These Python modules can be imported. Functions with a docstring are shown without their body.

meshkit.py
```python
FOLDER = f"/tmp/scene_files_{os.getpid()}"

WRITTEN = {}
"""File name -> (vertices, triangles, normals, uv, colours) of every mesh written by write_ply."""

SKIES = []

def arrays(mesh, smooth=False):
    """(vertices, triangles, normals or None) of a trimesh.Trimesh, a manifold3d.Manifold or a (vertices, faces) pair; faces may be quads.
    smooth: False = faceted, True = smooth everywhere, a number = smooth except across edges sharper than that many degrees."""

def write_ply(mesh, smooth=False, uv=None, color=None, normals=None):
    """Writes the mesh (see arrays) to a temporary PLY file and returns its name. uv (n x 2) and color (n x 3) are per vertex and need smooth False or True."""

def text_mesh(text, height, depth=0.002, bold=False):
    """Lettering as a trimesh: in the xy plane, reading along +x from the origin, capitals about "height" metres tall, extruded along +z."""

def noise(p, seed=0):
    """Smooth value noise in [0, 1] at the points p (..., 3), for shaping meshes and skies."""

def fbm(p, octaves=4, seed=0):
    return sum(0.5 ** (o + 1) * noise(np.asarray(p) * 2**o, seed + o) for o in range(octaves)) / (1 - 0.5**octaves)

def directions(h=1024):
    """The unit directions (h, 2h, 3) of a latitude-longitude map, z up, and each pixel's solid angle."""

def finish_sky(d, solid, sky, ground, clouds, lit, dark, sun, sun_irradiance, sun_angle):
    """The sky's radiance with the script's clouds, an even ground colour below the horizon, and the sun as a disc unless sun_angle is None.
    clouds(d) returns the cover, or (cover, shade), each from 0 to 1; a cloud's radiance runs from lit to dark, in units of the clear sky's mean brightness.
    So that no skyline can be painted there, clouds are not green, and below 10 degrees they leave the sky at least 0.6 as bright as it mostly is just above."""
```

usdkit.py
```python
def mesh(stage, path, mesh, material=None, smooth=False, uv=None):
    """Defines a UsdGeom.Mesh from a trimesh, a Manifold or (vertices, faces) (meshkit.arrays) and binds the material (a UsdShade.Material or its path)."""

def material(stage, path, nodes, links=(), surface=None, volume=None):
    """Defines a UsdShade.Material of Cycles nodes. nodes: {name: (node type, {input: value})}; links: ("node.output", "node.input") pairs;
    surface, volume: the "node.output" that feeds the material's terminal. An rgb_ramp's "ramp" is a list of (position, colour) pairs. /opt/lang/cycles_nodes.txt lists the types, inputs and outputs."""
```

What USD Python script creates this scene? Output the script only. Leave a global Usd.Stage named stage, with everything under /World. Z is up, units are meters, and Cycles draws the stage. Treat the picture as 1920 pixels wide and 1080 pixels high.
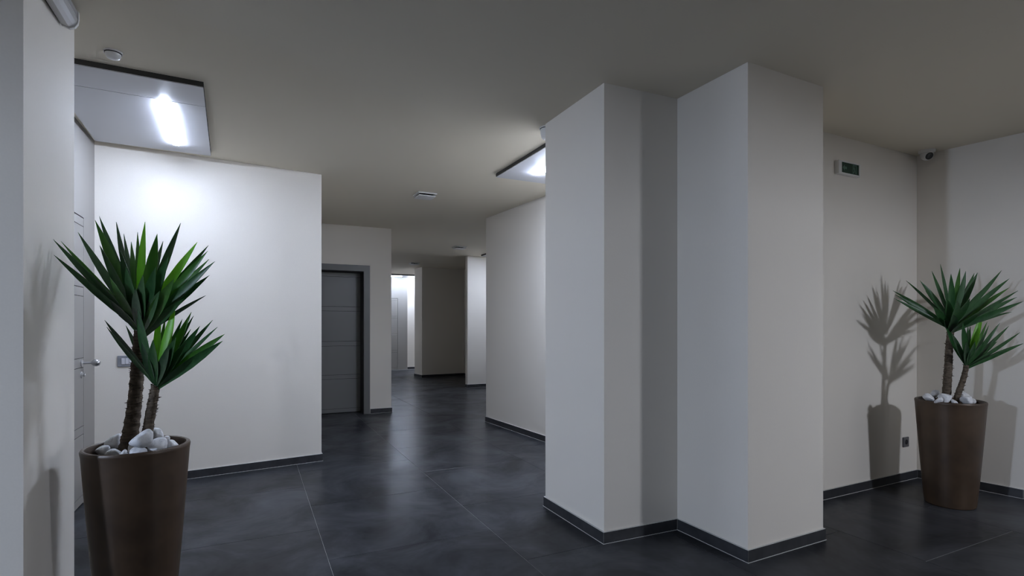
import math, random
import numpy as np, trimesh, usdkit, meshkit
import manifold3d as m3
from shapely.geometry import Polygon, box as sbox
from pxr import Usd, UsdGeom, UsdShade, Gf, Sdf

stage = Usd.Stage.CreateInMemory()
UsdGeom.SetStageUpAxis(stage, UsdGeom.Tokens.z)
UsdGeom.SetStageMetersPerUnit(stage, 1.0)
UsdGeom.Xform.Define(stage, '/World')
UsdGeom.Scope.Define(stage, '/World/Looks')
random.seed(7)

# ------------------------------------------------------------------ camera
CAM_Z, CEIL, YAW = 1.278, 2.70, math.radians(26.1)
CY, SY = math.cos(YAW), math.sin(YAW)
cam = UsdGeom.Camera.Define(stage, '/World/camera')
cam.AddTranslateOp().Set(Gf.Vec3d(0, 0, CAM_Z))
cam.AddRotateZOp().Set(-math.degrees(YAW))
cam.AddRotateXOp().Set(90.0)
cam.CreateHorizontalApertureAttr(36.0)
cam.CreateVerticalApertureAttr(36.0 * 1080 / 1920)
cam.CreateFocalLengthAttr(36.0 * 1000 / 1920)
cam.CreateVerticalApertureOffsetAttr(70 / 1920 * 36.0)
cam.CreateClippingRangeAttr(Gf.Vec2f(0.05, 100))
cam.CreateExposureAttr(0.0)

# strengths of the lit bars (the only light in the building)
LED_COLOR = (0.67, 0.775, 1.0)
WARM_COLOR = (0.80, 0.86, 1.0)
COOL_COLOR = (0.62, 0.75, 1.0)
LED = dict(alcove=176.0, corridor=430.0, recess=200.0, far=225.0, lobby=445.0, entrance=1450.0)


# ------------------------------------------------------------------ helpers
def P(px, d):
    """ground-plan point seen at picture column px at depth d"""
    X = (px - 960) / 1000 * d
    return np.array([CY * X + SY * d, -SY * X + CY * d])


def P3(px, py, d):
    x, y = P(px, d)
    return np.array([x, y, CAM_Z - (py - 610) / 1000 * d])


used = {}


def numbered(parent, name):
    k = used.get((parent, name), -1) + 1
    used[(parent, name)] = k
    return name if k == 0 else f'{name}_{k:03d}'


def path_of(parent):
    return '/World' if parent is None else str(parent.GetPath())


def data(prim, label=None, cat=None, group=None, kind=None):
    for k, v in (('label', label), ('category', cat), ('group', group), ('kind', kind)):
        if v:
            prim.SetCustomDataByKey(k, v)
    return prim


def obj(name, mesh, material, parent=None, smooth=False, **kw):
    pp = path_of(parent)
    m = usdkit.mesh(stage, f'{pp}/{numbered(pp, name)}', mesh, material, smooth=smooth)
    return data(m.GetPrim(), **kw)


def thing(name, loc=(0, 0, 0), rotz=0.0, **kw):
    x = UsdGeom.Xform.Define(stage, '/World/' + numbered('/World', name))
    x.AddTranslateOp().Set(Gf.Vec3d(*map(float, loc)))
    if rotz:
        x.AddRotateZOp().Set(math.degrees(rotz))
    return data(x.GetPrim(), **kw)


def bx(x0, x1, y0, y1, z0, z1):
    m = trimesh.creation.box([x1 - x0, y1 - y0, z1 - z0])
    m.apply_translation([(x0 + x1) / 2, (y0 + y1) / 2, (z0 + z1) / 2])
    return m


def rbox(x0, x1, y0, y1, z0, z1, r=0.003):
    """box with chamfered edges"""
    pts = []
    for sx in (0, 1):
        for sy in (0, 1):
            for sz in (0, 1):
                for k in range(3):
                    o = [r, r, r]
                    o[k] = 0
                    pts.append([(x0 + o[0]) if sx == 0 else (x1 - o[0]), (y0 + o[1]) if sy == 0 else (y1 - o[1]), (z0 + o[2]) if sz == 0 else (z1 - o[2])])
    return trimesh.convex.convex_hull(np.array(pts))


def prism(pts, z0, z1):
    m = trimesh.creation.extrude_polygon(Polygon(pts) if not hasattr(pts, 'geom_type') else pts, z1 - z0, engine='earcut')
    m.apply_translation([0, 0, z0])
    return m


def lathe(profile, n=48):
    return trimesh.creation.revolve(np.array(profile, float), sections=n)


def cat_mesh(*ms):
    return trimesh.util.concatenate([m for m in ms])


def rot_to(axis):
    return trimesh.geometry.align_vectors([0, 0, 1], axis)


def moved(m, loc, axis=None, rotz=0):
    m = m.copy()
    if axis is not None:
        m.apply_transform(rot_to(axis))
    if rotz:
        m.apply_transform(trimesh.transformations.rotation_matrix(rotz, [0, 0, 1]))
    m.apply_translation(loc)
    return m


# ------------------------------------------------------------------ materials
def mat(name, nodes, links, surface='p.BSDF'):
    return usdkit.material(stage, '/World/Looks/' + name, nodes, links, surface=surface)


def plain(name, color, rough=0.5, metallic=0.0, **kw):
    return mat(name, {'p': ('principled_bsdf', dict(base_color=color, roughness=rough, metallic=metallic, **kw))}, [])


def speckled(name, a, b, scale=30, rough=0.6, bump=0.15, dist=0.002, detail=4, lo=0.35, hi=0.65, obj_space=False):
    src = 'tc.object' if obj_space else 'g.position'
    return mat(name, {
        'g': ('geometry', {}), 'tc': ('texture_coordinate', {}),
        'n': ('noise_texture', dict(scale=scale, detail=detail, roughness=0.6)),
        'r': ('rgb_ramp', dict(ramp=[(lo, a), (hi, b)])),
        'b': ('bump', dict(strength=bump, distance=dist)),
        'p': ('principled_bsdf', dict(roughness=rough))},
        [(src, 'n.vector'), ('n.fac', 'r.fac'), ('n.fac', 'b.height'), ('r.color', 'p.base_color'), ('b.normal', 'p.normal')])


M = {}
M['paint'] = speckled('wall_paint', (0.77, 0.72, 0.645), (0.79, 0.74, 0.665), 180, 0.75, 0.06, 0.001)
M['ceiling'] = speckled('ceiling_paint', (0.72, 0.66, 0.545), (0.74, 0.68, 0.565), 120, 0.8, 0.04, 0.001)
M['laminate'] = plain('grey_laminate', (0.27, 0.255, 0.235), 0.42)
M['door_grey'] = plain('door_grey', (0.17, 0.17, 0.165), 0.4)
M['frame_grey'] = plain('frame_grey', (0.14, 0.14, 0.135), 0.45)
M['groove'] = plain('groove_dark', (0.02, 0.02, 0.02), 0.8)
M['panel'] = plain('panel_grey', (0.55, 0.55, 0.57), 0.45)
M['panel_side'] = plain('panel_side_dark', (0.035, 0.033, 0.03), 0.6)
M['white_plastic'] = plain('white_plastic', (0.72, 0.71, 0.69), 0.4)
M['black'] = plain('black_gloss', (0.008, 0.008, 0.009), 0.15)
M['steel'] = plain('brushed_steel', (0.62, 0.62, 0.63), 0.28, 1.0)
M['alu'] = plain('satin_aluminium', (0.55, 0.55, 0.56), 0.4, 0.6)
M['grout'] = speckled('light_grout', (0.26, 0.255, 0.25), (0.38, 0.37, 0.36), 60, 0.9, 0.1)
M['caulk'] = plain('light_caulk', (0.55, 0.54, 0.52), 0.8)
M['skirting'] = speckled('slate_skirting', (0.026, 0.027, 0.030), (0.045, 0.046, 0.050), 12, 0.4, 0.05)
M['socket_grey'] = plain('socket_grey', (0.10, 0.10, 0.105), 0.4)
M['switch_grey'] = plain('switch_grey', (0.30, 0.31, 0.34), 0.35, 0.3)
M['switch_white'] = plain('switch_key', (0.60, 0.60, 0.63), 0.35)
M['green'] = plain('exit_green', (0.003, 0.034, 0.017), 0.35)
M['pictogram'] = plain('exit_pictogram', (0.09, 0.17, 0.13), 0.5)
M['pot'] = mat('bronze_pot', {
    'tc': ('texture_coordinate', {}),
    'n': ('noise_texture', dict(scale=3.2, detail=5, roughness=0.65)),
    'n2': ('noise_texture', dict(scale=160, detail=2)),
    'r': ('rgb_ramp', dict(ramp=[(0.3, (0.040, 0.024, 0.014)), (0.7, (0.092, 0.057, 0.033))])),
    'b': ('bump', dict(strength=0.12, distance=0.0015)),
    'p': ('principled_bsdf', dict(roughness=0.42, metallic=0.15))},
    [('tc.object', 'n.vector'), ('tc.object', 'n2.vector'), ('n.fac', 'r.fac'), ('r.color', 'p.base_color'), ('n2.fac', 'b.height'), ('b.normal', 'p.normal')])
M['soil'] = speckled('dark_soil', (0.010, 0.008, 0.006), (0.030, 0.024, 0.018), 90, 0.95, 0.8, 0.006)
M['bark'] = mat('yucca_bark', {
    'g': ('geometry', {}), 'mp': ('mapping', dict(scale=(22, 22, 130))),
    'n': ('noise_texture', dict(scale=1.0, detail=5, roughness=0.65)),
    'r': ('rgb_ramp', dict(ramp=[(0.3, (0.035, 0.024, 0.015)), (0.55, (0.105, 0.078, 0.052)), (0.8, (0.20, 0.155, 0.11))])),
    'b': ('bump', dict(strength=0.6, distance=0.004)),
    'p': ('principled_bsdf', dict(roughness=0.85))},
    [('g.position', 'mp.vector'), ('mp.vector', 'n.vector'), ('n.fac', 'r.fac'), ('r.color', 'p.base_color'), ('n.fac', 'b.height'), ('b.normal', 'p.normal')])
M['stone'] = mat('white_marble', {
    'tc': ('texture_coordinate', {}),
    'n': ('noise_texture', dict(scale=26, detail=6, roughness=0.65, distortion=1.2)),
    'r': ('rgb_ramp', dict(ramp=[(0.28, (0.42, 0.42, 0.44)), (0.48, (0.70, 0.70, 0.71)), (0.7, (0.80, 0.80, 0.80))])),
    'b': ('bump', dict(strength=0.3, distance=0.003)),
    'p': ('principled_bsdf', dict(roughness=0.7))},
    [('tc.object', 'n.vector'), ('n.fac', 'r.fac'), ('r.color', 'p.base_color'), ('n.fac', 'b.height'), ('b.normal', 'p.normal')])


def leaf_mat(name, a, b, trans, tfac):
    return mat(name, {
        'g': ('geometry', {}), 'mp': ('mapping', dict(scale=(45, 45, 9))),
        'n': ('noise_texture', dict(scale=1.0, detail=3)),
        'r': ('rgb_ramp', dict(ramp=[(0.3, a), (0.7, b)])),
        'p': ('principled_bsdf', dict(roughness=0.38)),
        't': ('translucent_bsdf', dict(color=trans)),
        'm': ('mix_closure', dict(fac=tfac))},
        [('g.position', 'mp.vector'), ('mp.vector', 'n.vector'), ('n.fac', 'r.fac'), ('r.color', 'p.base_color'),
         ('p.BSDF', 'm.closure1'), ('t.BSDF', 'm.closure2')], surface='m.closure')


M['leaf'] = leaf_mat('yucca_leaf', (0.018, 0.075, 0.022), (0.045, 0.135, 0.040), (0.10, 0.30, 0.05), 0.22)
M['leaf_mid'] = leaf_mat('yucca_leaf_mid', (0.035, 0.13, 0.025), (0.09, 0.22, 0.045), (0.20, 0.45, 0.06), 0.32)
M['leaf_young'] = leaf_mat('yucca_leaf_young', (0.15, 0.42, 0.035), (0.26, 0.56, 0.07), (0.42, 0.80, 0.08), 0.42)
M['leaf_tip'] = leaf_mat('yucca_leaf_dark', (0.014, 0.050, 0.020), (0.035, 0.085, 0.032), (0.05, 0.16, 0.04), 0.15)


def tile_mat(name, k):
    a, b, c = ((0.021 * k, 0.022 * k, 0.0245 * k), (0.038 * k, 0.0395 * k, 0.044 * k), (0.076 * k, 0.079 * k, 0.088 * k))
    return mat(name, {
        'g': ('geometry', {}),
        'n': ('noise_texture', dict(scale=1.9, detail=7, roughness=0.62, distortion=0.6)),
        'n2': ('noise_texture', dict(scale=55, detail=4)),
        'r': ('rgb_ramp', dict(ramp=[(0.33, a), (0.52, b), (0.74, c)])),
        'rr': ('rgb_ramp', dict(ramp=[(0.3, (0.24, 0.24, 0.24)), (0.75, (0.38, 0.38, 0.38))])),
        'b': ('bump', dict(strength=0.10, distance=0.0015)),
        'p': ('principled_bsdf', dict(specular_ior_level=0.10))},
        [('g.position', 'n.vector'), ('g.position', 'n2.vector'), ('n.fac', 'r.fac'), ('r.color', 'p.base_color'), ('n.fac', 'rr.fac'),
         ('rr.color', 'p.roughness'), ('n2.fac', 'b.height'), ('b.normal', 'p.normal')])


TILES = [tile_mat('slate_tile', 1.0), tile_mat('slate_tile_dark', 0.9), tile_mat('slate_tile_light', 1.1)]


def led_mat(name, strength, color=LED_COLOR):
    return mat(name, {'e': ('emission', dict(color=color, strength=strength))}, [], surface='e.emission')


# ------------------------------------------------------------------ the setting
# plan: x runs along the cross walls, y into the corridor; the camera stands at the origin
E0, E1 = (-0.774, 2.63), (-0.76, 3.22)
E2, E3 = (-1.08, 5.10), (0.60, 5.31)
E4 = (1.86, 7.84)
E5, E5b = (2.81, 6.52), (3.02, 3.28)
E6, E7, E8, E9, E10 = (1.87, 3.28), (1.86, 2.57), (2.405, 2.55), (2.41, 2.025), (3.065, 2.04)
E11, E12 = (5.03, 2.53), (5.117, 1.87)
ALC = -1.08
FAR = 15.26
R_END = (5.35, -6.2)


def wall(name, pts, material='paint', z0=0.0, z1=CEIL):
    return obj(name, prism(pts, z0, z1), M[material], kind='structure')


wall('wall_left_pier', [E0, E1, (ALC, 3.22), (-2.4, 3.22), (-2.4, 2.63)])
wall('wall_left', [E2, E3, (0.60, 5.55), (-1.35, 5.40), (-1.35, 5.10)])
wall('wall_left_corridor', [(0.60, 5.55), (0.60, 7.84), (0.40, 7.84), (0.40, 5.525)])
wall('wall_pillar', [E6, E7, E8, E9, E10, (3.065, 2.50), (3.065, 3.28)])
wall('wall_right_back', [(3.065, 2.50), E11, (5.3, 2.53), (5.3, 3.28), (3.065, 3.28)])
wall('wall_right', [E11, E12, R_END, (5.65, -6.2), (5.3, 2.53)])
wall('wall_right_corridor', [E5, E5b, (3.3, 3.28), (3.3, 6.52)])
wall('wall_recess_near', [(3.3, 6.40), (5.1, 6.40), (5.1, 6.52), (3.3, 6.52)])
wall('wall_recess_right', [(4.98, 6.52), (5.1, 6.52), (5.1, 10.19), (4.98, 10.19)])
wall('wall_recess_end', [(3.98, 10.19), (5.6, 10.19), (5.6, 10.31), (3.98, 10.31)])
wall('wall_dark_recess', [(4.87, 10.31), (5.1, 10.31), (5.1, 12.72), (4.87, 12.72)])
wall('wall_far_pier', [(3.70, 13.12), (3.75, 12.64), (4.87, 12.72), (5.1, 12.72), (5.1, 13.12)])
wall('wall_far_side', [(5.6, 13.12), (5.9, 13.12), (5.9, FAR), (5.6, FAR)])
wall('wall_far_near', [(5.1, 13.0), (5.9, 13.0), (5.9, 13.12), (5.1, 13.12)])
wall('wall_far', [(4.09, FAR), (5.9, FAR), (5.9, FAR + .25), (4.09, FAR + .25)])
wall('wall_left_far', [(1.86, 8.14), (1.86, FAR), (1.6, FAR), (1.6, 8.14)])
# the lobby behind the viewpoint
wall('wall_back', [(-5.6, -6.2), (5.65, -6.2), (5.65, -6.45), (-5.6, -6.45)], 'laminate')
wall('wall_lobby_left', [(-5.6, -6.2), (-5.85, -6.2), (-5.85, 2.63), (-5.6, 2.63)], 'laminate')
wall('wall_lobby_end', [(-5.85, 2.63), (-2.4, 2.63), (-2.4, 2.9), (-5.85, 2.9)], 'laminate')
# ceiling
obj('ceiling', bx(-5.9, 6.2, -6.5, FAR + .3, CEIL, CEIL + .2), M['ceiling'], kind='structure')

# floor: big slate tiles laid in staggered columns over pale grout
floor = thing('floor', kind='structure')
obj('grout_bed', bx(-5.9, 6.2, -6.5, FAR + .3, -0.15, -0.0022), M['grout'], floor)
T = 0.968
solid = [Polygon(p) for p in (
    [E0, E1, (ALC, 3.22), (-2.4, 3.22), (-2.4, 2.63)],
    [(-5.3, 3.22), (ALC, 3.22), (ALC, 5.1), (0.6, 5.31), (0.6, 8.1), (1.86, 8.1), (1.86, 15.6), (-5.3, 15.6)],
    [E6, E7, E8, E9, E10, (3.065, 2.5), E11, E12, R_END, (6.3, -6.5), (6.3, 6.52), E5, E5b],
    [(5.0, 6.5), (6.3, 6.5), (6.3, 13.1), (4.87, 13.1), (4.87, 10.2), (5.0, 10.2)])]
spare, tile_rng = [], random.Random(3)
for k in range(-7, 6):
    x0 = 0.38 + T * k
    off = 0.142 if k % 2 == 0 else 0.64
    for j in range(-8, 17):
        y0 = off + T * (j - 1)
        g = 0.0013
        z = -tile_rng.random() * 0.0004
        if x0 < -6.0 or y0 + T > FAR + .3 or x0 + T > 6.2 or y0 < -6.6:
            continue
        ring = sbox(x0 + g, y0 + g, x0 + T - g, y0 + T - g)
        if any(s.contains(ring) for s in solid):
            continue
        tm = rbox(x0 + g, x0 + T - g, y0 + g, y0 + T - g, -0.012, z, 0.0012)
        # in view of the camera?
        seen = False
        for cx in np.linspace(x0, x0 + T, 6):
            for cy in np.linspace(y0, y0 + T, 6):
                X, d = CY * cx - SY * cy, SY * cx + CY * cy
                if d > 2.55 and abs(X / d) < 0.98:
                    seen = True
        if seen:
            obj('tile', tm, TILES[tile_rng.randrange(3)], floor)
        else:
            spare.append(tm)
obj('tile_field', cat_mesh(*spare), TILES[0], floor, kind='stuff')


# skirting: one slate strip per wall face with pale caulk above, below and in the corners
def baseboard(name, pts, side=1, closed_ends=True):
    """pts: plan polyline along the wall face; side=1: the room lies to the left of the direction"""
    x = thing('baseboard_' + name, kind='structure')
    pts = [np.array(p, float) for p in pts]
    n = len(pts)

    def offset(dist):
        out = []
        for i in range(n):
            nrm = []
            for a, b in ((i - 1, i), (i, i + 1)):
                if a >= 0 and b < n:
                    dv = (pts[b] - pts[a]) / np.linalg.norm(pts[b] - pts[a])
                    nrm.append(side * np.array([-dv[1], dv[0]]))
            if len(nrm) == 1:
                out.append(pts[i] + nrm[0] * dist)
            else:
                mm = nrm[0] + nrm[1]
                out.append(pts[i] + mm * dist / (1 + nrm[0] @ nrm[1]))
        return out
    o = offset(0.011)
    oc = offset(0.0095)
    ob = offset(0.0140)
    strips = []
    for i in range(n - 1):
        dv = (pts[i + 1] - pts[i]) / np.linalg.norm(pts[i + 1] - pts[i])
        g = dv * 0.0015
        obj('skirting_tile', prism([pts[i] + g, pts[i + 1] - g, o[i + 1] - g, o[i] + g], 0.003, 0.066), M['skirting'], x)
        strips.append(prism([pts[i], pts[i + 1], oc[i + 1], oc[i]], 0.0, 0.0685))
        strips.append(prism([pts[i], pts[i + 1], ob[i + 1], ob[i]], 0.0, 0.0025))
    obj('caulk', cat_mesh(*strips), M['caulk'], x)


def along(a, b, f):
    return (a[0] + (b[0] - a[0]) * f, a[1] + (b[1] - a[1]) * f)


baseboard('left_pier', [(-2.4, 2.63), E0, E1, (ALC, 3.22)], -1)
baseboard('left', [E2, E3, (0.60, 5.55)], -1)
baseboard('left_corridor', [(1.555, 7.84), E4, (1.86, 9.4)], -1)
baseboard('pillar', [(2.4, 3.28), E6, E7, E8, E9, E10, (3.065, 2.50), E11, E12, (5.2, 0.6)], -1)
baseboard('right_corridor', [(3.2, 6.52), E5, E5b], -1)
baseboard('recess_end', [(3.98, 10.31), (3.98, 10.19), (4.98, 10.19)], -1)
baseboard('far_pier', [(4.2, 13.12), (3.70, 13.12), (3.75, 12.64), (4.87, 12.72), (4.87, 10.31)], -1)
baseboard('far', [(4.09, FAR), (5.6, FAR)], -1)


# ------------------------------------------------------------------ doors
# one design: flush leaf of horizontal boards with paired grooves
BANDS = [(0.008, 0.062), (0.066, 0.495), (0.499, 0.556), (0.560, 0.975), (0.979, 1.043), (1.047, 1.484), (1.488, 1.548), (1.552, 1.984), (1.988, 2.045)]


def door_leaf(root, x0, x1, y, material, gap=0.0):
    """leaf in the local xz-plane, face at y, looking to -y"""
    obj('leaf_core', bx(x0, x1, y + 0.004, y + 0.042, 0.006, 2.047), M['groove'], root)
    for a, b in BANDS:
        obj('door_panel', rbox(x0, x1, y, y + 0.010, a, b, 0.0012), material, root)


# door_1: the flush door in the left alcove, set into a full-height grey panelling (local x -> -y of the plan)
al = thing('wall_alcove_left', (ALC, 5.10, 0), -math.pi / 2 + math.pi, kind='structure')
# local frame: rotated +90 deg: local x -> +y plan, local y -> -x plan; face looks to local -y = plan +x
D0, D1 = -1.155, -0.30            # leaf between these local x (plan y = 5.10 + x)
obj('panelling', cat_mesh(bx(-1.90, D0 - 0.005, 0, 0.05, 0, CEIL), bx(D1 + 0.005, 0.0, 0, 0.05, 0, CEIL), bx(D0 - 0.005, D1 + 0.005, 0, 0.05, 2.052, CEIL)), M['laminate'], al)
obj('backing', bx(-1.90, 0.0, 0.05, 0.25, 0, CEIL), M['groove'], al)
dr = thing('door_1', (ALC, 5.10, 0), math.pi / 2, kind='structure')
door_leaf(dr, D0, D1, 0.0, M['laminate'])
hx = D1 - 0.055
knob = lathe([(0, 0.0), (0.026, 0.0), (0.026, 0.006), (0.022, 0.010), (0.009, 0.012), (0.008, 0.055), (0.012, 0.060), (0.021, 0.068), (0.026, 0.080), (0.026, 0.092), (0.021, 0.103), (0.012, 0.109), (0, 0.111)], 40)
obj('handle', moved(knob, (hx, 0, 1.010), (0, -1, 0)), M['steel'], dr, smooth=40, label='polished steel ball knob on a straight stem')
lock = lathe([(0, 0), (0.024, 0), (0.024, 0.006), (0.020, 0.009), (0.011, 0.010), (0.011, 0.022), (0.009, 0.024), (0, 0.024)], 32)
obj('lock', moved(lock, (hx, 0, 0.925), (0, -1, 0)), M['steel'], dr, smooth=40, label='round steel lock cylinder')

# door_2: grey door deep in its frame in the left corridor wall (face y = 7.84)
REV = 0.24
d2 = thing('door_2', (0, 7.84, 0), kind='structure')
L0, L1 = 0.62, 1.463
wall('wall_door', [(L1, 7.84), E4, (1.86, 8.14), (L1, 8.14)])
obj('wall_door_head', bx(0.40, L1, 7.84, 8.14, 2.055, CEIL), M['paint'], kind='structure')
obj('wall_door_back', bx(0.40, 1.60, 8.14, 8.25, 0, CEIL), M['paint'], kind='structure')
door_leaf(d2, L0 - 0.01, L1 - 0.006, REV, M['door_grey'])
obj('frame', cat_mesh(bx(L1, L1 + 0.085, -0.016, 0.0, 0, 2.14), bx(L0 - .02, L1, -0.016, 0.0, 2.055, 2.14)), M['frame_grey'], d2)
obj('jamb', cat_mesh(bx(L1 - 0.006, L1 + 0.0, -0.016, 0.29, 0, 2.055), bx(L0 - .02, L1 - 0.006, -0.016, 0.29, 2.049, 2.055)), M['groove'], d2)

# door_3: flush door in grey panelling at the far end
fw = thing('wall_far_panelling', (0, FAR, 0), kind='structure')
F0, F1 = 2.95, 3.796
obj('panelling', cat_mesh(bx(1.86, F0 - .006, 0, .05, 0, CEIL), bx(F1 + .006, 4.09, 0, .05, 0, CEIL), bx(F0 - .006, F1 + .006, 0, .05, 2.055, CEIL)), M['laminate'], fw)
obj('backing', bx(1.86, 4.09, .05, .25, 0, CEIL), M['groove'], fw)
d3 = thing('door_3', (0, FAR, 0), kind='structure')
door_leaf(d3, F0, F1, 0.0, M['laminate'])


# ------------------------------------------------------------------ ceiling lights: thin dropped grey panels with a lit bar
def light_panel(label, x0, x1, y0, y1, bars, strength, seam=None, turn=0.0):
    """bars: list of (cx, cy, length, along 'x' or 'y')"""
    cx, cy = (x0 + x1) / 2, (y0 + y1) / 2
    t = thing('ceiling_light', (cx, cy, CEIL), math.radians(turn), label=label, cat='ceiling light')
    a, b, c, d = x0 - cx, x1 - cx, y0 - cy, y1 - cy
    zt, zb = 0.0, -0.034
    if seam is None:
        obj('panel', bx(a + .0015, b - .0015, c + .0015, d - .0015, zb, zb + .006), M['panel'], t)
    else:
        s = seam - cy
        obj('panel', bx(a + .0015, b - .0015, c + .0015, s - .003, zb, zb + .006), M['panel'], t)
        obj('panel', bx(a + .0015, b - .0015, s + .003, d - .0015, zb, zb + .006), M['panel'], t)
    obj('edge_band', bx(a, b, c, d, zb + .0055, zt), M['panel_side'], t)
    for (px, py, ln, ax) in bars:
        px, py = px - cx, py - cy
        w = 0.048
        hx, hy = (ln / 2, w / 2) if ax == 'x' else (w / 2, ln / 2)
        obj('lamp_holder', bx(px - hx, px + hx, py - hy, py + hy, zb - .002, zb), M['white_plastic'], t)
        obj('lamp_bar', rbox(px - hx + .002, px + hx - .002, py - hy + .002, py + hy - .002, zb - .014, zb - .002, .004), led_mat('lit_bar_' + t.GetName(), strength), t)
    return t


light_panel('wide dropped grey ceiling panel with a lit bar over the lit white wall, upper left', -1.03, -0.27, 3.58, 5.00,
            [(-0.495, 4.345, 0.89, 'y')], LED['alcove'], seam=3.89, turn=1.8)
light_panel('dropped grey ceiling panel with a lit bar half hidden behind the stepped white pillar', 2.065, 2.86, 3.32, 4.556,
            [(2.36, 3.85, 0.88, 'y')], LED['corridor'])
light_panel('dropped grey ceiling panel whose dark tip peeks past the corridor wall', 4.164, 4.96, 8.3, 9.91,
            [(4.44, 9.05, 0.92, 'y')], LED['recess'])
light_panel('dropped grey ceiling panel with lit bars over the farthest grey door', 2.7, 4.9, 14.66, 15.20,
            [(3.38, 14.93, 0.92, 'x'), (4.44, 14.93, 0.80, 'x')], LED['far'])


def pendant(label, x, y, strength, color, z=1.95):
    """hanging lamp: a lit drum under a wide flat shade (both stand in the lobby beside the viewpoint)"""
    t = thing('pendant_lamp', (x, y, CEIL), label=label, cat='pendant lamp')
    q = z - CEIL
    obj('ceiling_rose', lathe([(0, -.03), (.05, -.03), (.06, 0), (0, 0)], 32), M['panel_side'], t, smooth=40)
    obj('cord', moved(trimesh.creation.cylinder(.004, -q - .14, sections=10), (0, 0, (q + .06 - .03) / 2)), M['panel_side'], t)
    obj('shade', lathe([(0, q + .012), (.50, q + .004), (.502, q + .008), (.48, q + .018), (.12, q + .06), (.03, q + .10), (0, q + .10)], 64), M['panel_side'], t, smooth=40)
    obj('lamp_drum', lathe([(0, q - .10), (.08, q - .10), (.09, q - .09), (.09, q + .011), (0, q + .011)], 40), led_mat('lit_' + t.GetName(), strength, color), t, smooth=40)


pendant('hanging lamp with a wide dark shade in the lobby right of the viewpoint', 4.08, -1.10, LED['lobby'], WARM_COLOR)
pendant('hanging lamp with a wide dark shade in the lobby left of the viewpoint', -4.4, 1.00, LED['entrance'], COOL_COLOR)


# ------------------------------------------------------------------ ceiling vents, sensors, camera
def vent(px, d, label):
    x, y = P(px, d)
    t = thing('ceiling_vent', (x, y, CEIL), label=label, cat='vent')
    s = 0.105
    frame = trimesh.boolean.difference([rbox(-s, s, -s, s, -0.016, 0, .004), bx(-s + .022, s - .022, -s + .022, s - .022, -0.03, -0.004)], engine='manifold')
    obj('frame', frame, M['white_plastic'], t)
    obj('opening', bx(-s + .022, s - .022, -s + .022, s - .022, -0.006, -0.003), M['groove'], t)
    # dished hanging plate
    n = 9
    g = np.linspace(-s + .012, s - .012, n)
    X, Y = np.meshgrid(g, g)
    bow = 0.012 * (1 - (X / s) ** 2) * (1 - (Y / s) ** 2)
    top = np.stack([X, Y, -0.031 - 0 * bow], -1).reshape(-1, 3)
    bot = np.stack([X, Y, -0.037 - bow], -1).reshape(-1, 3)
    obj('hanging_plate', trimesh.convex.convex_hull(np.vstack([top, bot])), M['white_plastic'], t, smooth=30)
    obj('stem', bx(-.012, .012, -.012, .012, -0.034, -0.004), M['groove'], t)


vent(797, 5.78, 'square white ceiling vent nearest the viewer, over the dark corridor floor')
vent(861, 9.65, 'small square ceiling vent left of the far lit white wall edge')
vent(777, 12.15, 'farthest square ceiling vent, brightly lit above the far grey door')


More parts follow.
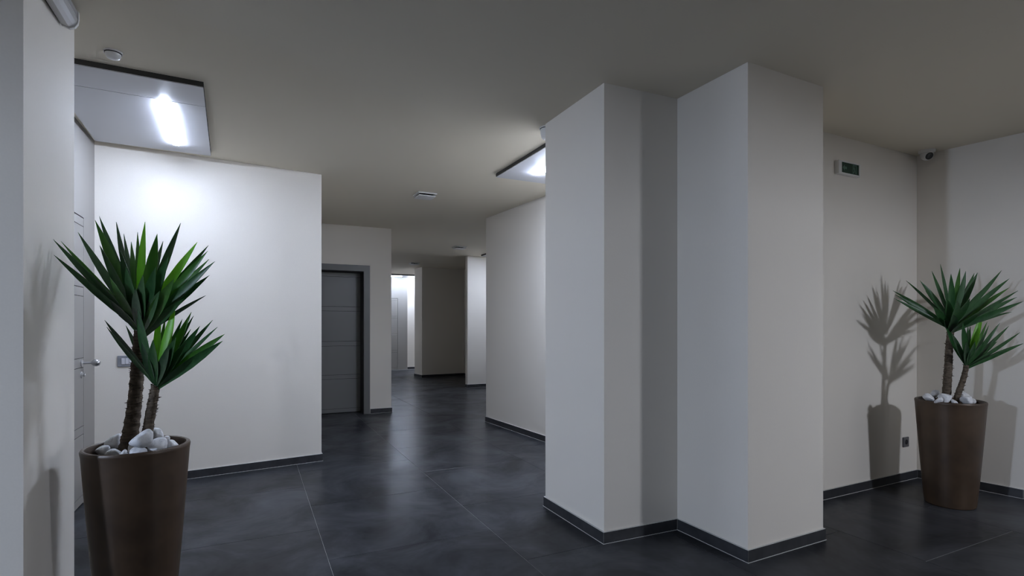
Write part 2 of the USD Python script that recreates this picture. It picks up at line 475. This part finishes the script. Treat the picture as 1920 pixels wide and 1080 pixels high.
def sensor(px, py, label, r=0.036, h=0.05):
    d = (CEIL - CAM_Z) / (610 - py) * 1000
    x, y = P(px, d)
    t = thing('ceiling_sensor', (x, y, CEIL), label=label, cat='sensor')
    obj('base', lathe([(0, 0), (r * 1.15, 0), (r * 1.15, -.008), (0, -.008)][::-1], 32), M['white_plastic'], t, smooth=40)
    obj('ring', lathe([(0, -.008), (r * 1.05, -.008), (r * 1.05, -.012), (0, -.012)][::-1], 32), M['groove'], t, smooth=40)
    obj('body', lathe([(0, -.012), (r, -.012), (r * .96, -h * .5), (r * .80, -h * .85), (r * .5, -h), (0, -h)][::-1], 32), M['white_plastic'], t, smooth=40)


sensor(212, 97, 'small white round ceiling sensor in front of the upper left light panel', 0.036, 0.038)
sensor(1026, 240, 'white tapered ceiling sensor half hidden behind the stepped pillar', 0.05, 0.085)

x, y = P(1738, 4.34)
t = thing('security_camera', (x, y, CEIL), label='white turret security camera with black lens in the ceiling corner', cat='camera')
obj('base', lathe([(0, -.022), (.050, -.022), (.056, -.016), (.058, 0), (0, 0)], 40), M['white_plastic'], t, smooth=40)
aim = np.array([-0.42, -0.72, -0.55])
aim /= np.linalg.norm(aim)
ball = trimesh.creation.icosphere(3, 0.046)
ball.apply_translation([0, 0, -0.034])
ball = trimesh.intersections.slice_mesh_plane(ball, -aim, np.array([0, 0, -0.034]) + aim * 0.033, cap=True)
obj('housing', ball, M['white_plastic'], t, smooth=30)
face = lathe([(0, 0), (.0285, 0), (.0285, .004), (.025, .007), (0, .009)], 32)
obj('lens', moved(face, np.array([0, 0, -0.034]) + aim * 0.031, aim), M['black'], t, smooth=30, label='round black lens window')

# ------------------------------------------------------------------ things on the walls
# exit sign on the back wall at the right
a0, a1 = along((3.065, 2.50), E11, (4.04 - 3.065) / (5.03 - 3.065))
ang = math.atan2(E11[1] - 2.50, E11[0] - 3.065)
sg = thing('exit_sign', (a0, a1, 2.456), ang, label='white framed green emergency exit sign on the back wall', cat='sign')
W, H = 0.133, 0.050
obj('housing', trimesh.boolean.difference([rbox(-W, W, -.034, 0, -H, H, .003), bx(-W + .036, W - .016, -.05, -.028, -H + .011, H - .011)], engine='manifold'), M['white_plastic'], sg)
obj('plate', bx(-W + .036, W - .016, -.030, -.026, -H + .011, H - .011), M['green'], sg, label='dark green pictogram plate')


def flat(poly, y0=-0.0308, y1=-0.0300):
    m = trimesh.creation.extrude_polygon(poly, y1 - y0, engine='earcut')
    v = m.vertices.copy()
    m.vertices = np.stack([v[:, 0], y0 + v[:, 2], v[:, 1]], 1)
    m.invert()
    return m


arrow = Polygon([(-.082, .0), (-.058, .022), (-.058, .009), (-.030, .009), (-.030, -.009), (-.058, -.009), (-.058, -.022)])
obj('arrow', flat(arrow), M['pictogram'], sg, label='pale arrow pointing left')
doorp = Polygon([(.042, -.034), (.042, .034), (.092, .034), (.092, -.034), (.086, -.034), (.086, .028), (.048, .028), (.048, -.034)])
obj('doorway_pictogram', flat(doorp), M['pictogram'], sg, label='pale doorway outline')
man = [Polygon([(.060 + .006 * math.cos(q), .020 + .006 * math.sin(q)) for q in np.linspace(0, 6.28, 14)[:-1]]),
       Polygon([(.056, .012), (.070, .012), (.074, -.008), (.062, -.010)]), Polygon([(.062, -.008), (.070, -.008), (.058, -.032), (.050, -.030)]),
       Polygon([(.068, -.006), (.075, -.008), (.080, -.022), (.084, -.032), (.078, -.033), (.073, -.022)]), Polygon([(.057, .012), (.059, .006), (.046, -.004), (.043, .000)])]
obj('running_figure', cat_mesh(*[flat(p) for p in man]), M['pictogram'], sg, label='pale running figure')

# socket on the same wall
f = (4.85 - 3.065) / (5.03 - 3.065)
a0, a1 = along((3.065, 2.50), E11, f)
so = thing('wall_socket', (a0, a1, 0.316), ang, label='dark grey square socket low on the back wall beside the right planter', cat='socket')


def socket(root, s=0.041):
    plate = trimesh.boolean.difference([rbox(-s, s, -.012, 0, -s, s, .004), moved(trimesh.creation.cylinder(.021, .03, sections=32), (0, -.012, 0), (0, 1, 0))], engine='manifold')
    obj('plate', plate, M['socket_grey'], root)
    obj('well', cat_mesh(moved(trimesh.creation.cylinder(.0205, .002, sections=32), (0, -.003, 0), (0, 1, 0))), M['groove'], root)
    pins = [moved(trimesh.creation.cylinder(.0028, .003, sections=12), (sx, -.0045, sz), (0, 1, 0)) for sx, sz in ((-.0095, 0), (.0095, 0))]
    pins.append(moved(trimesh.creation.cylinder(.0024, .012, sections=12), (0, -.009, .011), (0, 1, 0)))
    obj('contacts', cat_mesh(*pins), M['steel'], root)


socket(so)
sf = thing('wall_socket', (4.87, 12.35, 0.30), -math.pi / 2, label='tiny dark socket low in the unlit far recess', cat='socket')
socket(sf)
# switch plate on the lit wall behind the left plant
ang2 = math.atan2(E3[1] - E2[1], E3[0] - E2[0])
best = min(np.linspace(0, 1, 400), key=lambda q: abs(960 + 1000 * (CY * along(E2, E3, q)[0] - SY * along(E2, E3, q)[1]) / (SY * along(E2, E3, q)[0] + CY * along(E2, E3, q)[1]) - 238))
a0, a1 = along(E2, E3, best)
sw = thing('light_switch', (a0, a1, 0.995), ang2, label='grey metal switch plate on the lit white wall behind the thick yucca stem', cat='switch')
obj('plate', rbox(-.062, .062, -.009, 0, -.044, .044, .003), M['switch_grey'], sw)
for k in range(3):
    obj('rocker', rbox(-.036 + k * .0245, -.0135 + k * .0245, -.014, -.008, -.024, .024, .002), M['switch_white'], sw)

# long closed channel fixed to the left pier under the ceiling
fx = thing('door_track', (E0[0], E0[1], 0), label='grey metal door track running along the left pier under the ceiling', cat='track')
prof = [(0.0, 2.622), (0.030, 2.612), (0.046, 2.620), (0.056, 2.636), (0.060, 2.652), (0.060, 2.655), (0.056, 2.657), (0.056, 2.660), (0.060, 2.662), (0.060, 2.688), (0.052, 2.694), (0.0, 2.694)]
cap = [(0.002, 2.616), (0.032, 2.607), (0.050, 2.616), (0.061, 2.634), (0.064, 2.655), (0.064, 2.690), (0.055, 2.697), (0.002, 2.697)]


def sweep_y(pr, y0, y1):
    m = trimesh.creation.extrude_polygon(Polygon(pr), y1 - y0, engine='earcut')
    v = m.vertices.copy()
    m.vertices = np.stack([v[:, 0], y0 + v[:, 2], v[:, 1]], 1)
    m.invert()
    return m


obj('channel', sweep_y([(a + .014, b) for a, b in prof], -0.25, 0.385), M['alu'], fx)
obj('wall_plate', sweep_y([(.001, 2.632), (.014, 2.632), (.014, 2.690), (.001, 2.690)], 0.0, 0.34), M['groove'], fx)
obj('end_cap', sweep_y([(a + .014, b) for a, b in cap], 0.385, 0.400), M['white_plastic'], fx, label='white plastic end cap')


# ------------------------------------------------------------------ planters
def planter(x, y, label, top=0.742):
    t = thing('planter', (x, y, 0), label=label, cat='planter')
    R, r = 0.2045, 0.146
    pr = [(0, 0.0), (r - .006, 0.0), (r, .006)]
    for q in np.linspace(.03, .96, 14):
        pr.append((r + (R - r) * q ** 0.88, top * q))
    pr += [(R, top - .018), (R + .001, top - .010), (R - .002, top - .003), (R - .008, top), (R - .016, top - .002), (R - .021, top - .010), (R - .024, top - .03), (R - .034, top - .075), (0, top - .075)]
    obj('pot', lathe(pr, 96), M['pot'], t, smooth=35)
    obj('soil', lathe([(0, top - .074), (R - .034, top - .074), (R - .028, top - .048), (R - .06, top - .043), (0, top - .040)], 48), M['soil'], t, smooth=60)
    return t


def angle_xy(deg, D):
    return CY * D * math.sin(deg) + SY * D * math.cos(deg), -SY * D * math.sin(deg) + CY * D * math.cos(deg)


lx, ly = angle_xy(-math.radians(35.08), 2.935)
rx, ry = angle_xy(math.radians(39.39), 4.945)
planter(lx, ly, 'tall tapered bronze brown planter beside the left pier')
planter(rx, ry, 'tall tapered bronze brown planter in the right back corner', 0.745)


def stone_mesh(rad, seed):
    rg = np.random.default_rng(seed)
    p = rg.normal(size=(15, 3))
    p /= np.linalg.norm(p, axis=1)[:, None]
    p *= rg.uniform(0.84, 1.05, (15, 1))
    h = trimesh.convex.convex_hull(p)
    h = h.subdivide().subdivide().subdivide()
    trimesh.smoothing.filter_laplacian(h, lamb=0.5, iterations=14)
    v = h.vertices - h.bounds.mean(0)
    v /= (h.bounds[1] - h.bounds[0]) / 2
    v *= 1 + 0.035 * (meshkit.fbm(v * 2.2 + seed, 3, seed) - .5)[:, None] * 2
    h.vertices = v * np.array(rad)
    return h


def stones(rows, group):
    for k, (px, py, w, h, d, label) in enumerate(rows):
        c = P3(px, py, d)
        stretch = math.sqrt(1 + ((px - 960) / 1000) ** 2)
        rw, rh = w * d / 2000 / stretch, h * d / 2000
        m = stone_mesh((rw, (rw * .9 + rh) / 2, rh), 11 + k + (0 if 'left' in group else 40))
        nm = numbered('/World', 'white_stone')
        pr = usdkit.mesh(stage, '/World/' + nm, m, M['stone'], smooth=True)
        pr.AddTranslateOp().Set(Gf.Vec3d(*map(float, c)))
        pr.AddRotateZOp().Set(-math.degrees(YAW) + random.uniform(-14, 14))
        data(pr.GetPrim(), label=label, cat='stone', group=group)


stones([
    (216, 829, 36, 29, 2.44, 'rounded white stone just left of the thick yucca stem in the left planter'),
    (265, 824, 45, 36, 2.27, 'largest white stone, raised in front of the stems in the left planter'),
    (294, 814, 28, 24, 2.50, 'smooth white stone right behind the thin yucca stem in the left planter'),
    (313, 823, 15, 12, 2.50, 'small white stone at the back right of the left planter'),
    (294, 837, 37, 30, 2.33, 'big white stone right of the raised one in the left planter'),
    (319, 836, 32, 24, 2.40, 'rightmost white stone near the rim of the left planter'),
    (196, 846, 33, 22, 2.395, 'leftmost white stone near the rim of the left planter'),
    (213, 851, 38, 20, 2.325, 'flat wide white stone at the front left of the left planter'),
    (233, 851, 20, 18, 2.27, 'small grey white stone at the front below the thick stem, left planter'),
    (247, 843, 20, 18, 2.32, 'small tilted white stone under the raised one in the left planter'),
    (260, 849, 38, 19, 2.28, 'flat white stone at the front middle of the left planter'),
    (199, 835, 14, 14, 2.45, 'tiny white stone wedged at the far left of the left planter'),
    (284, 849, 16, 12, 2.31, 'tiny white stone at the front right under the big one, left planter'),
], 'white stones in the left planter')
stones([
    (1740, 745, 24, 15, 3.80, 'leftmost flat white stone in the right planter'),
    (1753, 739, 20, 16, 3.93, 'shaded white stone left behind the thick stem in the right planter'),
    (1759, 751, 17, 13, 3.72, 'small white stone at the front left of the right planter'),
    (1774, 747, 27, 19, 3.74, 'round white stone in front of the thick stem in the right planter'),
    (1803, 744, 33, 22, 3.83, 'biggest white stone right of the thin stem in the right planter'),
    (1813, 751, 26, 17, 3.70, 'white stone leaning at the front right of the right planter'),
    (1824, 753, 17, 12, 3.815, 'rightmost low white stone in the right planter'),
    (1790, 754, 16, 11, 3.70, 'tiny white stone at the front middle of the right planter'),
], 'white stones in the right planter')


# ------------------------------------------------------------------ yuccas
CAMX = np.array([CY, -SY, 0.0])
CAMF = np.array([SY, CY, 0.0])
UP = np.array([0, 0, 1.0])


def unit(v):
    return v / max(np.linalg.norm(v), 1e-9)


def leaf_mesh(base, tip, width, sag, rng, face):
    """A stiff folded blade from base to tip; sag bends it outwards below the chord."""
    d = tip - base
    L = np.linalg.norm(d)
    mid = (base + tip) / 2 + UP * sag * L
    n = 11
    u = np.linspace(0, 1, n)[:, None]
    c = (1 - u) ** 2 * base + 2 * u * (1 - u) * (2 * mid - (base + tip) / 2 * 1.0 - 0 * mid) + u ** 2 * tip
    t = np.gradient(c, axis=0)
    t /= np.linalg.norm(t, axis=1)[:, None]
    out = unit(d - UP * d[2] + 1e-4 * CAMX)
    tang = unit(np.cross(UP, out))
    # side direction: around the stem for outer leaves, turned some way to the room
    view = unit(np.cross(unit(d), CAMF))
    if tang @ view < 0:
        tang = -tang
    side = unit((1 - face) * tang + face * view)
    side = np.array([unit(side - (side @ tt) * tt) for tt in t])
    nor = np.cross(t, side)
    s = np.linspace(0, 1, n)
    prof = np.interp(s, [0, .12, .30, .5, .7, .85, .95, 1], [.42, .60, .90, 1.0, .80, .48, .16, .01]) * width / 2
    fold = 0.32
    th = 0.0007
    rows = []
    for i in range(n):
        w = prof[i]
        l, m, r = c[i] - side[i] * w + nor[i] * w * fold, c[i], c[i] + side[i] * w + nor[i] * w * fold
        rows.append([l + nor[i] * th, m + nor[i] * th, r + nor[i] * th, r - nor[i] * th, m - nor[i] * th, l - nor[i] * th])
    v = np.array(rows).reshape(-1, 3)
    f = []
    for i in range(n - 1):
        for k in range(6):
            a, b = i * 6 + k, i * 6 + (k + 1) % 6
            f.append([a, b, b + 6, a + 6])
    f = np.array(f)
    tri = np.vstack([f[:, [0, 1, 2]], f[:, [0, 2, 3]], [[0, 5, 4], [0, 4, 1], [1, 4, 3], [1, 3, 2]], [[(n - 1) * 6 + q for q in tr] for tr in ([0, 1, 4], [0, 4, 5], [1, 2, 3], [1, 3, 4])]])
    m = trimesh.Trimesh(v, tri, process=False)
    m.fix_normals()
    return m


def stem_mesh(pts, radii, seed):
    """ringed trunk with leaf scars along a polyline"""
    pts, radii = np.array(pts, float), np.array(radii, float)
    seg = np.r_[0, np.cumsum(np.linalg.norm(np.diff(pts, axis=0), axis=1))]
    n = int(seg[-1] / 0.006) + 2
    q = np.linspace(0, seg[-1], n)
    from scipy.interpolate import PchipInterpolator
    c = PchipInterpolator(seg, pts)(q)
    r = PchipInterpolator(seg, radii)(q)
    t = np.gradient(c, axis=0)
    t /= np.linalg.norm(t, axis=1)[:, None]
    rg = np.random.default_rng(seed)
    m = 28
    ring = 1 + 0.05 * (np.sin(q / 0.011 * 2 * np.pi + rg.uniform(0, .8, n)) > 0.3) + rg.uniform(-.02, .02, n)
    v = []
    for i in range(n):
        e1 = unit(np.cross(t[i], CAMF))
        e2 = np.cross(t[i], e1)
        for k in range(m):
            a = 2 * np.pi * k / m
            rr = r[i] * ring[i] * (1 + 0.05 * math.sin(3 * a + i * .9) + rg.uniform(-.025, .025))
            v.append(c[i] + rr * (math.cos(a) * e1 + math.sin(a) * e2))
    f = []
    for i in range(n - 1):
        for k in range(m):
            f.append([i * m + k, i * m + (k + 1) % m, (i + 1) * m + (k + 1) % m, (i + 1) * m + k])
    f = np.array(f)
    v = v + [c[0], c[-1]]
    caps = [[n * m, (k + 1) % m, k] for k in range(m)] + [[n * m + 1, (n - 1) * m + k, (n - 1) * m + (k + 1) % m] for k in range(m)]
    tri = np.vstack([f[:, [0, 1, 2]], f[:, [0, 2, 3]], caps])
    body = trimesh.Trimesh(np.array(v), tri, process=False)
    # dry leaf stubs
    stubs = []
    for k in range(int(seg[-1] / 0.0065)):
        i = rg.integers(int(n * .25), n)
        a = rg.uniform(0, 2 * np.pi)
        e1 = unit(np.cross(t[i], CAMF))
        e2 = np.cross(t[i], e1)
        o = math.cos(a) * e1 + math.sin(a) * e2
        p = c[i] + o * r[i] * .92
        size = rg.uniform(.003, .008)
        axis = unit(o + t[i] * rg.uniform(-.2, .7))
        cone = trimesh.creation.cone(size * .55, size * 2.0, sections=5)
        stubs.append(moved(cone, p, axis))
    return cat_mesh(body, *stubs)


def yucca(name_label, d0, stems, rng_seed, room=0.30):
    rng = random.Random(rng_seed)
    base = P3(stems[0]['path'][0][0], stems[0]['path'][0][1], d0)
    root = thing('yucca_plant', base, label=name_label, cat='plant')
    for st in stems:
        pts = [P3(px, py, d0 + st.get('dd', 0) + dq) - base for px, py, dq in st['path']]
        s = obj('stem', stem_mesh(pts, st['radii'], rng_seed + len(pts)), M['bark'], root, smooth=50)
        top, low = pts[-1], pts[-2]
        axis = unit(top - low)
        dtop = d0 + st.get('dd', 0) + st['path'][-1][2]
        for (px, py, wpx, dz, kind) in st['leaves']:
            # dz: depth of the tip relative to the crown (negative = towards the viewer)
            tip = P3(px, py, dtop + dz) - base
            el = unit(tip - top)[2]
            along_axis = st['crown'] * (0.10 + 0.85 * max(0.0, el) ** 1.5)
            b = top + axis * (along_axis - st['crown'] * .55)
            out = tip - b
            b = b + unit(out - axis * (out @ axis)) * 0.011
            w = wpx * dtop / 1000 * .80
            flat_out = 1 - abs(el)
            sag = rng.uniform(.02, .075) * flat_out - .01
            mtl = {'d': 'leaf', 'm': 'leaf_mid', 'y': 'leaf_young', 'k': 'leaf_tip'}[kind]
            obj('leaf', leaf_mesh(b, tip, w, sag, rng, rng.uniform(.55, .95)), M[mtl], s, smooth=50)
    return root


big = [
    (100, 449, 19, -.12, 'd'), (114, 452, 14, -.08, 'm'), (101, 478, 17, -.16, 'd'), (146, 435, 18, .10, 'd'), (144, 490, 15, -.10, 'd'),
    (178, 412, 22, .05, 'm'), (186, 405, 17, .12, 'd'), (187, 460, 22, -.14, 'd'), (218, 416, 22, -.06, 'd'), (246, 453, 18, .16, 'm'),
    (258, 435, 14, .18, 'm'), (272, 416, 26, .02, 'y'), (295, 438, 26, -.04, 'm'), (339, 418, 22, .08, 'd'), (316, 480, 24, -.13, 'd'),
    (370, 454, 24, .06, 'y'), (391, 460, 18, .12, 'd'), (390, 470, 20, -.02, 'm'), (392, 486, 17, .06, 'm'), (403, 490, 20, -.08, 'd'),
    (393, 516, 18, -.04, 'd'), (386, 554, 14, .06, 'k'), (327, 522, 27, -.20, 'm'), (236, 500, 25, -.20, 'd'), (268, 515, 26, -.22, 'd'),
    (292, 500, 26, -.16, 'd'), (206, 520, 22, -.20, 'm'), (226, 470, 24, -.10, 'd'), (345, 560, 20, -.12, 'd'), (176, 520, 18, .14, 'd'),
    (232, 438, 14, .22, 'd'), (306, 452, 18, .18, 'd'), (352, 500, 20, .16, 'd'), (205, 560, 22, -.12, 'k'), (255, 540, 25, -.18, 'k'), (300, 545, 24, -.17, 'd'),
]
small = [
    (196, 600, 14, .02, 'k'), (200, 613, 14, -.10, 'd'), (257, 571, 18, -.05, 'd'), (257, 597, 20, -.12, 'd'), (300, 567, 17, .04, 'y'), (329, 571, 24, .00, 'y'),
    (310, 595, 12, .12, 'm'), (342, 598, 15, .12, 'd'), (359, 585, 20, .04, 'm'), (363, 592, 15, .12, 'd'), (358, 617, 15, .10, 'd'), (375, 611, 20, -.05, 'd'),
    (399, 600, 14, .10, 'd'), (408, 613, 18, .02, 'd'), (422, 626, 20, -.04, 'm'), (418, 639, 22, -.08, 'd'), (287, 637, 24, -.15, 'd'), (330, 632, 24, -.16, 'd'),
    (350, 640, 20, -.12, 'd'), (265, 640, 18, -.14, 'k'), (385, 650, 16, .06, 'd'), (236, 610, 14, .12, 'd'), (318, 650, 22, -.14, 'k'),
]
yucca('left yucca with bright green young leaves in the planter beside the left pier', 2.40, [
    dict(path=[(236, 856, 0), (245, 810, 0), (253, 750, 0), (258, 690, 0), (263, 620, 0)], radii=[.036, .031, .0265, .0255, .023], crown=.16, leaves=big),
    dict(path=[(272, 842, 0), (279, 795, 0), (286, 755, 0), (292, 722, 0)], radii=[.022, .0200, .0185, .017], dd=-.05, crown=.07, leaves=small)], 5)

big_r = [
    (1674, 545, 12, .16, 'd'), (1678, 552, 12, .10, 'd'), (1676, 559, 11, .06, 'd'), (1699, 526, 12, .14, 'd'), (1725, 526, 16, .05, 'd'), (1747, 508, 11, .12, 'd'),
    (1763, 495, 12, .02, 'd'), (1783, 513, 14, -.10, 'd'), (1800, 502, 11, .12, 'm'), (1811, 508, 16, -.06, 'd'), (1827, 512, 12, .10, 'd'), (1833, 511, 15, .02, 'd'),
    (1878, 507, 17, -.12, 'd'), (1893, 522, 12, .10, 'd'), (1893, 539, 11, .14, 'm'), (1909, 545, 14, -.04, 'd'), (1907, 557, 12, .08, 'd'), (1919, 565, 14, -.16, 'd'),
    (1897, 585, 11, -.02, 'd'), (1775, 560, 20, -.22, 'd'), (1796, 565, 22, -.24, 'd'), (1818, 560, 20, -.22, 'd'), (1750, 575, 16, -.20, 'd'), (1835, 590, 16, -.20, 'd'),
    (1735, 545, 12, .18, 'd'), (1845, 540, 12, .16, 'd'), (1788, 590, 22, -.20, 'k'), (1770, 600, 18, -.14, 'k'), (1806, 602, 18, -.16, 'k'),
]
small_r = [
    (1805, 604, 12, -.08, 'd'), (1815, 611, 9, .10, 'd'), (1819, 611, 9, .06, 'd'), (1837, 594, 13, .02, 'y'), (1842, 596, 11, .08, 'y'), (1851, 603, 9, .12, 'm'), (1854, 610, 14, -.05, 'd'),
    (1875, 605, 11, -.02, 'd'), (1892, 611, 9, .08, 'd'), (1913, 623, 12, -.10, 'd'), (1919, 644, 12, -.05, 'd'), (1774, 614, 14, -.10, 'd'), (1784, 624, 12, -.14, 'k'),
    (1828, 640, 14, -.15, 'd'), (1845, 640, 14, -.14, 'd'), (1812, 640, 13, -.15, 'k'), (1870, 640, 11, .08, 'd'), (1860, 628, 12, -.08, 'd'), (1900, 652, 11, -.12, 'd'),
]
yucca('right yucca of darker green leaves in the planter in the back corner', 3.82, [
    dict(path=[(1774, 757, 0), (1775, 735, 0), (1778, 690, 0), (1780, 650, 0), (1783, 610, 0)], radii=[.031, .026, .0235, .0215, .019], crown=.14, leaves=big_r),
    dict(path=[(1791, 757, 0), (1798, 734, 0), (1807, 708, 0), (1812, 685, 0)], radii=[.018, .0175, .0165, .015], dd=-.06, crown=.07, leaves=small_r)], 9)
